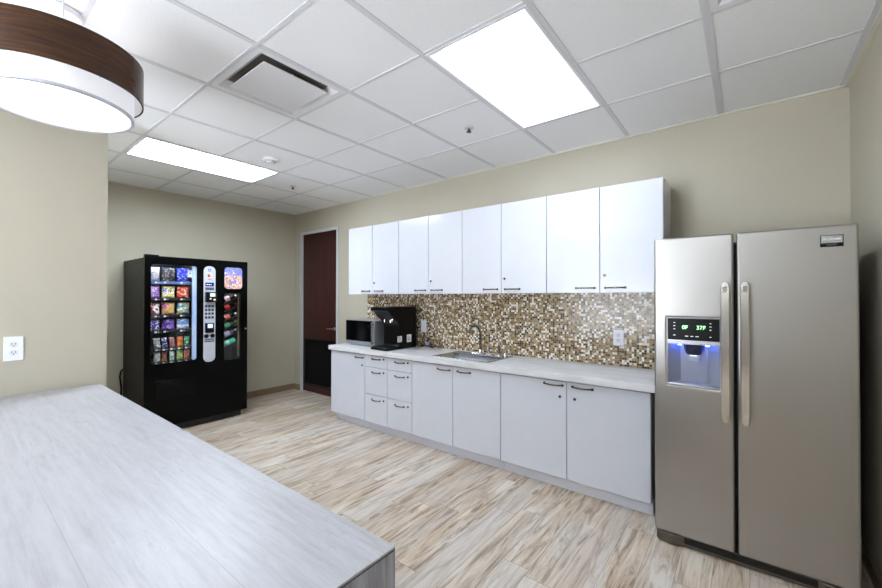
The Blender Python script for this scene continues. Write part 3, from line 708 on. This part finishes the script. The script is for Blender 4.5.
tag(o, 'dark looping power cord on the worktop right of the coffee machine', 'cord')
bt = thing('spray_bottle', 'small bottle with a violet cap among the cords by the coffee machine', 'bottle', (-2.835, 3.365, WT))
obj('body', MB().lathe([(.020, WT), (.021, WT + .04), (.010, WT + .056), (.010, WT + .062)], (-2.835, 3.365, 0), 18), mat('bottle_grey', (190, 188, 196), .3), bt)
obj('cap', MB().lathe([(.013, WT + .060), (.013, WT + .090), (.008, WT + .096)], (-2.835, 3.365, 0), 16), mat('violet_cap', (50, 38, 150), .35), bt)

# ------------------------------------------------------------------ peninsula counter
pe = thing('peninsula_counter', 'long pale wood-look counter running out from the beige wall in the foreground', 'counter', (-2.1, .19, 0))
P0, P1, Q0, Q1, PZ = PX + .002, -.676, -.30, .682, .83
obj('countertop', MB().box(P0, P1, Q0, Q1, PZ - .006, PZ), M['lam'], pe, bevel=.0008)
obj('edge_seam', MB().box(P0, P1 - .001, Q0 + .001, Q1 - .001, PZ - .010, PZ - .006), mat('seam_dark', (58, 54, 56), .6), pe)
obj('top_core', MB().plate(P0, P1 - .045, Q0, Q1, [(P0 + .04, P1 - .3, Q0 + .04, Q1 - .04)], 2, PZ - .075, PZ - .010), M['panel'], pe, smooth=False)
obj('end_panel', MB().box(P1 - .045, P1, Q0, Q1, 0, PZ - .010), M['panel'], pe, bevel=.0015)
obj('base_panel', MB().box(P0, P1 - .045, .17, .21, 0, PZ - .075), M['panel'], pe, smooth=False)

# ------------------------------------------------------------------ vending machine
VX = -4.82; VY0, VY1, VZ0, VZ1 = 1.268, 2.300, .075, 1.862
def vending():
    t = thing('vending_machine', 'black snack and drinks vending machine in the alcove', 'vending machine', (-5.18, 1.785, 0))
    blk = mat('vending_black', (2, 2, 2), .25, spec=.12); side = mat('vending_side', (9, 7, 6), .4, spec=.25)
    xb = XL + .014
    G = (1.314, 1.749, .735, 1.783)               # snack window
    Cc = (1.812, 1.936, .700, 1.785)               # control column
    T1 = (2.036, 2.237, 1.533, 1.784)              # picture window
    T2 = (2.028, 2.230, .690, 1.484)               # bottle window
    yd = 1.775                                     # wall between snacks and drinks
    b = MB()
    b.box(xb, VX - .05, VY0, VY0 + .025, VZ0, VZ1 - .02).box(xb, VX - .05, VY1 - .025, VY1, VZ0, VZ1 - .02)
    b.box(xb, VX - .05, VY0 + .025, VY1 - .025, VZ1 - .045, VZ1 - .02).box(xb, VX - .05, VY0 + .025, VY1 - .025, VZ0, VZ0 + .03)
    b.box(xb, xb + .02, VY0 + .025, VY1 - .025, VZ0 + .03, VZ1 - .045).box(xb + .02, VX - .05, yd, yd + .02, VZ0 + .03, VZ1 - .045)
    obj('cabinet', b, side, t, bevel=.003)
    fr = MB(); holes = [G, T2]
    fr.plate(VY0 - .004, VY1 + .004, VZ0, VZ1, holes, 0, VX - .045, VX)
    f = obj('front_door', fr, blk, t, bevel=.004)
    # rounded window bezels
    def bezel(h, r, nm, w=.010):
        outer = rrect(h[0] - w, h[1] + w, h[2] - w, h[3] + w, r + w); inner = rrect(h[0] + .004, h[1] - .004, h[2] + .004, h[3] - .004, r); n = len(outer)
        V = [(VX - .004, *p) for p in outer] + [(VX + .004, *p) for p in outer] + [(VX - .004, *p) for p in inner] + [(VX + .004, *p) for p in inner]
        Fs = []
        for k in range(n):
            q = (k + 1) % n; Fs += [(n + k, n + q, 3 * n + q, 3 * n + k), (k, q, n + q, n + k), (2 * n + k, 3 * n + k, 3 * n + q, 2 * n + q), (k, 2 * n + k, 2 * n + q, q)]
        return obj(nm, MB().add(V, Fs), blk, f)
    bezel(G, .035, 'snack_bezel'); bezel(T2, .03, 'drink_bezel')
    obj('snack_glass', MB().prism(rrect(G[0], G[1], G[2], G[3], .03), 0, VX - .012, VX - .008), glass('vending_glass'), f)
    obj('drink_glass', MB().prism(rrect(T2[0], T2[1], T2[2], T2[3], .03), 0, VX - .012, VX - .008), glass('vending_glass'), f)
    # picture window
    pw = NT('coin_picture'); co, (x, y, z) = pw.coords()
    n1 = pw.noise(co, 34, 4, .7, 1.5); n0 = pw.noise(co, 13, 2, .5, .8)
    msk = pw.math('GREATER_THAN', pw.math('ADD', n0, pw.math('MULTIPLY', pw.math('SUBTRACT', 1.665, z), 1.6)), .50)
    bg = pw.ramp(n1, [(.3, (70, 80, 150)), (.6, (120, 128, 190))])
    fg = pw.ramp(n1, [(.38, (86, 50, 44)), (.5, (190, 150, 140)), (.62, (236, 214, 206))])
    cc = pw.mix(msk, bg, fg); pw.set(color=cc, rough=.3, emit=cc, power=.35)
    obj('picture_panel', MB().prism(rrect(T1[0], T1[1], T1[2], T1[3], .035), 0, VX - .002, VX + .002), pw.m, f)
    # control column
    cp = obj('control_panel', MB().prism(rrect(Cc[0], Cc[1], Cc[2], Cc[3], .055, 8), 0, VX - .002, VX + .006), M['silver'], f, bevel=.002)
    x6 = VX + .006
    def pl(nm, y0, y1, z0, z1, m, d=.002, bev=0, d0=-.001): return obj(nm, MB().box(x6 + d0, x6 + d, y0, y1, z0, z1), m, cp, bevel=bev)
    yc = 1.873
    pl('emblem', yc - .016, yc + .014, 1.727, 1.757, mat('emblem_blue', (50, 80, 150), .4))
    pl('emblem_mark', yc - .008, yc + .006, 1.736, 1.748, mat('print_white', (235, 238, 245), .5), .003)
    pl('card_sign', yc - .026, yc + .024, 1.655, 1.700, mat('print_white', (235, 238, 245), .5))
    pl('card_sign_mark', yc - .024, yc + .002, 1.660, 1.696, mat('sign_red', (200, 60, 40), .5), .003)
    pl('card_sign_mark', yc + .004, yc + .018, 1.664, 1.684, mat('sign_orange', (226, 150, 90), .5), .003)
    pl('sign_line', yc - .018, yc + .018, 1.634, 1.642, mat('print_grey2', (130, 134, 160), .5))
    ds = pl('display', yc - .045, yc + .045, 1.556, 1.600, mat('display_blue', (16, 26, 96), .15), .003, .001)
    dm = lamp('display_text', (170, 190, 255), .8)
    for y0, y1 in ((-.034, -.016), (-.010, .004), (.010, .018)): pl('display_text', yc + y0, yc + y1, 1.573, 1.581, dm, .0036)
    pl('instruction_plate', yc - .046, yc + .045, 1.512, 1.546, mat('plate_grey', (120, 122, 136), .5), .002)
    for k in range(6): pl('instruction_mark', yc - .042 + k * .015, yc - .032 + k * .015, 1.520, 1.540, mat('mark_dark', (46, 46, 60), .5), .0028)
    rd = pl('card_reader', yc - .048, yc + .068, 1.378, 1.492, M['black'], .040, .004)
    pl('reader_screen', yc - .010, yc + .045, 1.440, 1.480, lamp('reader_green', (40, 150, 90), .5), .0406)
    pl('reader_light', yc + .028, yc + .046, 1.398, 1.412, lamp('reader_amber', (255, 170, 70), 1.0), .0406)
    pl('reader_light', yc - .012, yc + .002, 1.410, 1.420, lamp('reader_white', (200, 220, 230), .6), .0406)
    for r in range(4):
        for c in range(3):
            pl('key', yc - .048 + c * .034, yc - .024 + c * .034, 1.318 - r * .042, 1.344 - r * .042, mat('key_dark', (40, 42, 60), .4), .004, .001)
    ba = pl('bill_acceptor', yc - .046, yc + .046, 1.030, 1.142, M['black'], .012, .003)
    pl('bill_window', yc - .022, yc + .030, 1.085, 1.130, lamp('bill_glow', (130, 160, 230), .7), .0126)
    for s in (-1, 1): obj('knob', MB().lathe([(.024, 0), (.024, .006), (.018, .012)], (x6, yc + s * .032, .994), 20, (1, 0, 0)), M['black'], cp)
    pl('coin_plate', yc - .050, yc + .050, .925, .962, mat('plate_dark', (70, 72, 84), .4), .002)
    for k in range(5): pl('coin_mark', yc - .046 + k * .019, yc - .034 + k * .019, .936, .951, mat('mark_light', (170, 172, 186), .5), .0028)
    obj('top_hinge', MB().box(VX - .044, VX - .004, VY0 - .002, VY0 + .12, VZ1 - .002, VZ1 + .012), blk, t, bevel=.002)
    # delivery flap, lock, feet, cord
    fl = obj('delivery_flap', MB().prism(rrect(1.36, 1.74, .36, .56, .02), 0, VX - .002, VX + .004), mat('flap_black', (3, 3, 3), .2, spec=.15), f, bevel=.002)
    obj('flap_grip', MB().box(VX + .004, VX + .010, 1.42, 1.68, .525, .54), blk, fl, bevel=.002)
    obj('lock', MB().lathe([(.012, 0), (.012, .005), (.004, .006)], (VX, 2.282, 1.055), 16, (1, 0, 0)), M['chrome'], f)
    obj('kick_plate', MB().box(VX - .07, VX - .02, VY0 + .06, VY1 - .06, .018, VZ0 + .002), M['blackm'], t)
    for y in (VY0 + .05, VY1 - .05):
        for x in (VX - .045, xb + .06):
            obj('foot', MB().cyl((x, y, 0), .024, .012, n=16).cyl((x, y, .012), .010, .068, n=12), M['satin'], t)
    obj('door_edge', MB().plate(VY0 + .004, VY1 - .004, VZ0 + .004, VZ1 - .004, [G, T2], 0, VX - .052, VX - .044), M['gap'], t)
    obj('power_cord', MB().tube([(xb + .02, VY0 - .002, .62), (xb + .02, VY0 - .022, .60), (xb + .02, VY0 - .032, .54), (xb + .02, VY0 - .02, .42), (xb + .02, VY0 - .02, .02)], .009), M['blackm'], t)
    # interior
    inn = mat('vending_liner', (34, 34, 40), .5)
    obj('snack_liner', MB().box(xb + .30, xb + .305, VY0 + .026, yd - .001, VZ0 + .04, VZ1 - .05), inn, t)
    obj('drink_liner', MB().box(xb + .42, xb + .425, yd + .021, VY1 - .026, VZ0 + .04, VZ1 - .05), mat('drink_liner', (46, 44, 44), .5), t)
    xs0, xs1 = xb + .306, VX - .110
    tagm = mat('price_white', (240, 240, 245), .5); shm = mat('tray_black', (20, 20, 24), .4)
    rows = [1.605, 1.424, 1.243, 1.077, .885, .742]
    for k, z in enumerate(rows):
        s = obj('shelf', MB().box(xs0, xs1, VY0 + .028, 1.768, z - .028, z), shm if k else mat('tray_blue', (96, 120, 170), .4), t, smooth=False)
        ys = (1.382, 1.464, 1.619) if k < 4 else (1.389, 1.456, 1.526, 1.599, 1.669)
        for y in ys:
            obj('price_tag', MB().box(xs1 - .0005, xs1 + .0012, y, y + .022, z - .022, z - .006), tagm, s)
            obj('price_tag', MB().box(xs1 - .0005, xs1 + .0012, y + .030, y + .044, z - .019, z - .009), mat('tag_grey', (150, 156, 180), .5), s)
    st = NT('lamp_strip'); co, (x, y, z) = st.coords()
    gr = st.ramp(st.noise(st.vec(0.0, 0.0, z), 2.2, 1), [(.3, (120, 170, 250)), (.7, (220, 235, 255))])
    st.set(color=(140, 160, 190), emit=gr, power=.22)
    obj('lamp_strip', MB().box(VX - .056, VX - .020, 1.714, 1.752, .742, 1.776), st.m, t, bevel=.004)
    obj('top_lamp', MB().box(VX - .075, VX - .056, 1.33, 1.69, 1.797, 1.806), lamp('vending_top_lamp', (190, 212, 255), 20.0), t)
    obj('corner_card', MB().box(VX - .056, VX - .052, 1.672, 1.713, 1.655, 1.735), mat('card_white', (236, 240, 246), .5), t)
    obj('card_mark', MB().box(VX - .0525, VX - .0512, 1.688, 1.700, 1.690, 1.702), M['slot'], t)
    obj('drink_lamp', MB().box(VX - .070, VX - .056, 2.06, 2.20, 1.500, 1.508), lamp('drink_lamp', (235, 240, 255), 14.0), t)
    obj('side_rail', MB().box(VX - .06, VX - .05, 2.212, 2.222, .72, 1.46), mat('rail_tan', (150, 132, 100), .4, .4), t)
    for k, z in enumerate((1.372, 1.268, 1.155, 1.055, .955, .845)):
        c_ = MB().prism([(2.051, z - .012), (2.231, z + .058), (2.231, z + .052), (2.051, z - .018)], 0, VX - .135, VX - .062)
        obj('chute', c_, shm, t, smooth=False)
    return rows, xs1
rows, xs1 = vending()

def bag(y0, y1, z, h, cols, label, cat='snack bag', name='snack_bag', thick=.05, group='snacks in the vending machine', tilt=0):
    yc, hw = (y0 + y1) / 2, (y1 - y0) / 2; nx, nz = 10, 14
    xf = xs1 - .012 - thick / 2 - .004
    V = []
    for s in (1, -1):
        for a in range(nz + 1):
            v = a / nz
            for b in range(nx + 1):
                u = b / nx * 2 - 1
                body = max(0, min(1, min(v, 1 - v) / .16)); body = math.sin(body * PI / 2)
                th = thick / 2 * body * math.sqrt(max(0, 1 - u * u)) + .0012
                crink = .0025 * math.sin(7 * u + 9 * v) * body
                w = hw * (1 - .06 * body)
                V.append((xf + s * th + crink, yc + u * w + tilt * (v - .5) * h, z + v * h))
    Fs = []; m = (nx + 1) * (nz + 1)
    for s in (0, 1):
        for a in range(nz):
            for b in range(nx):
                i = s * m + a * (nx + 1) + b; Fs.append((i, i + 1, i + nx + 2, i + nx + 1))
    rim = [b for b in range(nx + 1)] + [a * (nx + 1) + nx for a in range(1, nz + 1)] + [nz * (nx + 1) + b for b in range(nx - 1, -1, -1)] + [a * (nx + 1) for a in range(nz - 1, 0, -1)]
    for k in range(len(rim)):
        p, q = rim[k], rim[(k + 1) % len(rim)]; Fs.append((p, q, m + q, m + p))
    global BAGN; BAGN += 1
    o = obj(name, MB().add(V, Fs), m_bag('wrapper_%d' % BAGN, *cols, BAGN), loc=(xf, yc, z))
    tag(o, label, cat, group); return o
BAGN = 0
WH = (240, 240, 240)
B3 = [(1.340, 1.438), (1.454, 1.580), (1.596, 1.724)]
top = [((236, 228, 170), WH, (190, 120, 190), .150), ((52, 52, 62), (70, 76, 92), (226, 190, 110), .150), ((24, 40, 190), (40, 64, 214), WH, .152)]
txt = ['cream and white snack bag at the left of the top vending shelf', 'dark grey snack bag in the middle of the top vending shelf', 'bright blue snack bag with white script at the right of the top vending shelf']
for (a, b), (c1, c2, c3, h), l in zip(B3, top, txt): bag(a, b, rows[0], h, (c1, c2, c3), l, thick=.055)
r2 = [((150, 100, 190), (200, 150, 210), WH), ((226, 206, 80), WH, (40, 70, 170)), ((206, 60, 40), (236, 210, 170), (190, 40, 30))]
txt = ['violet and white snack bag at the left of the second vending shelf', 'yellow, white and blue snack bag in the middle of the second vending shelf', 'red and cream snack bag at the right of the second vending shelf']
for (a, b), c, l in zip(B3, r2, txt): bag(a, b, rows[1], .132, c, l)
r3 = [((150, 40, 50), WH, (210, 160, 150)), ((214, 170, 90), (230, 200, 190), (190, 60, 150)), ((180, 170, 120), (60, 140, 170), WH)]
txt = ['dark red and white snack bag at the left of the third vending shelf', 'gold and pink snack bag in the middle of the third vending shelf', 'olive snack bag with a blue and white front on the third vending shelf']
for (a, b), c, l in zip(B3, r3, txt): bag(a, b, rows[2], .134, c, l)
r4 = [((60, 40, 150), WH, (130, 120, 190)), ((120, 80, 180), (60, 40, 110), (220, 210, 240)), ((110, 160, 220), (236, 236, 240), (190, 90, 80))]
txt = ['deep blue and white snack bag at the left of the fourth vending shelf', 'purple snack bag in the middle of the fourth vending shelf', 'pale blue and white snack bag at the right of the fourth vending shelf']
for (a, b), c, l in zip(B3, r4, txt): bag(a, b, rows[3], .118, c, l)
B5 = [(1.382, 1.444), (1.456, 1.506), (1.526, 1.576), (1.596, 1.656), (1.666, 1.722)]
r5 = [((170, 168, 172), WH, (120, 110, 120)), ((70, 90, 170), WH, (40, 50, 110)), ((200, 130, 130), (236, 220, 210), (170, 60, 70)), ((220, 110, 40), (240, 160, 60), (190, 50, 30)), ((60, 140, 90), (90, 160, 120), WH)]
txt = ['grey and white candy bar at the left of the fifth vending shelf', 'blue candy bar, second on the fifth vending shelf', 'pink and red candy bar, third on the fifth vending shelf', 'orange candy packet, fourth on the fifth vending shelf', 'green candy packet at the right of the fifth vending shelf']
for (a, b), c, l in zip(B5, r5, txt): bag(a, b, rows[4], .112, c, l, 'candy packet', 'candy_packet', .028, tilt=-.12 if 'bar' in l else 0)
r6 = [((190, 190, 196), WH, (110, 110, 120)), ((170, 100, 50), (220, 170, 130), (60, 40, 100)), ((220, 230, 222), WH, (70, 150, 100)), ((150, 200, 70), (200, 220, 140), (70, 120, 50)), ((220, 120, 90), (236, 180, 150), (180, 80, 110))]
txt = ['white candy bar at the left of the bottom vending shelf', 'brown and tan candy bar, second on the bottom vending shelf', 'white and green gum packet in the middle of the bottom vending shelf', 'lime green candy packet, fourth on the bottom vending shelf', 'coral candy packet at the right of the bottom vending shelf']
for (a, b), c, l in zip(B5, r6, txt): bag(a, b, rows[5], .104, c, l, 'candy packet', 'candy_packet', .026)

def bottle(z, body, lab, cap, label, can=False):
    dirv = Vector((0, .18, .07)).normalized(); nrm = Vector((0, -.07, .18)).normalized()
    r = .031
    st_ = Vector((VX - .098, 2.056, z - .012 + .002)) + nrm * (r + .001)
    t = thing('drink_can' if can else 'drink_bottle', label, 'drink', st_, 'drinks in the vending machine')
    if can:
        obj('body', MB().lathe([(.022, 0), (r, .006), (r, .150), (.026, .160)], st_, 20, dirv), mat(lab[0], lab[1], .3), t)
        obj('lid', MB().lathe([(.026, .159), (.024, .163), (.020, .160)], st_, 20, dirv), M['satin'], t)
        obj('band', MB().lathe([(r, .05), (r + .0006, .05), (r + .0006, .085), (r, .085)], st_, 20, dirv, closed=True), mat('can_band', (200, 236, 226), .4), t); return
    obj('body', MB().lathe([(.020, 0), (r, .008), (r, .112), (.022, .136), (.012, .154), (.012, .165)], st_, 20, dirv), mat(body[0], body[1], .12), t)
    obj('wrapper', MB().lathe([(r, .030), (r + .0008, .030), (r + .0008, .090), (r, .090)], st_, 20, dirv, closed=True), mat(lab[0], lab[1], .4), t)
    obj('cap', MB().lathe([(.0135, .160), (.0135, .180)], st_, 16, dirv), mat(cap[0], cap[1], .4), t)
dark = ('cola_dark', (24, 12, 10))
bottle(1.372, dark, ('lab_pink', (226, 190, 200)), ('cap_white', (230, 230, 232)), 'bottle with a pale pink wrapper at the top of the drinks window')
bottle(1.268, dark, ('lab_red', (206, 36, 44)), ('cap_red', (200, 40, 44)), 'bottle with an all red wrapper, second in the drinks window')
bottle(1.155, dark, ('lab_redwhite', (226, 120, 110)), ('cap_grey', (190, 196, 200)), 'bottle with a light red wrapper and grey cap in the drinks window')
bottle(1.055, ('soda_green', (24, 60, 40)), ('lab_green', (40, 140, 90)), ('cap_green', (40, 110, 80)), 'green bottle, fourth in the drinks window')
bottle(.955, ('water_grey', (90, 84, 104)), ('lab_lilac', (170, 160, 190)), ('cap_white', (230, 230, 232)), 'bottle with a grey lilac wrapper above the turquoise can')
bottle(.845, None, ('can_turquoise', (60, 190, 160)), None, 'turquoise can at the bottom of the drinks window', True)
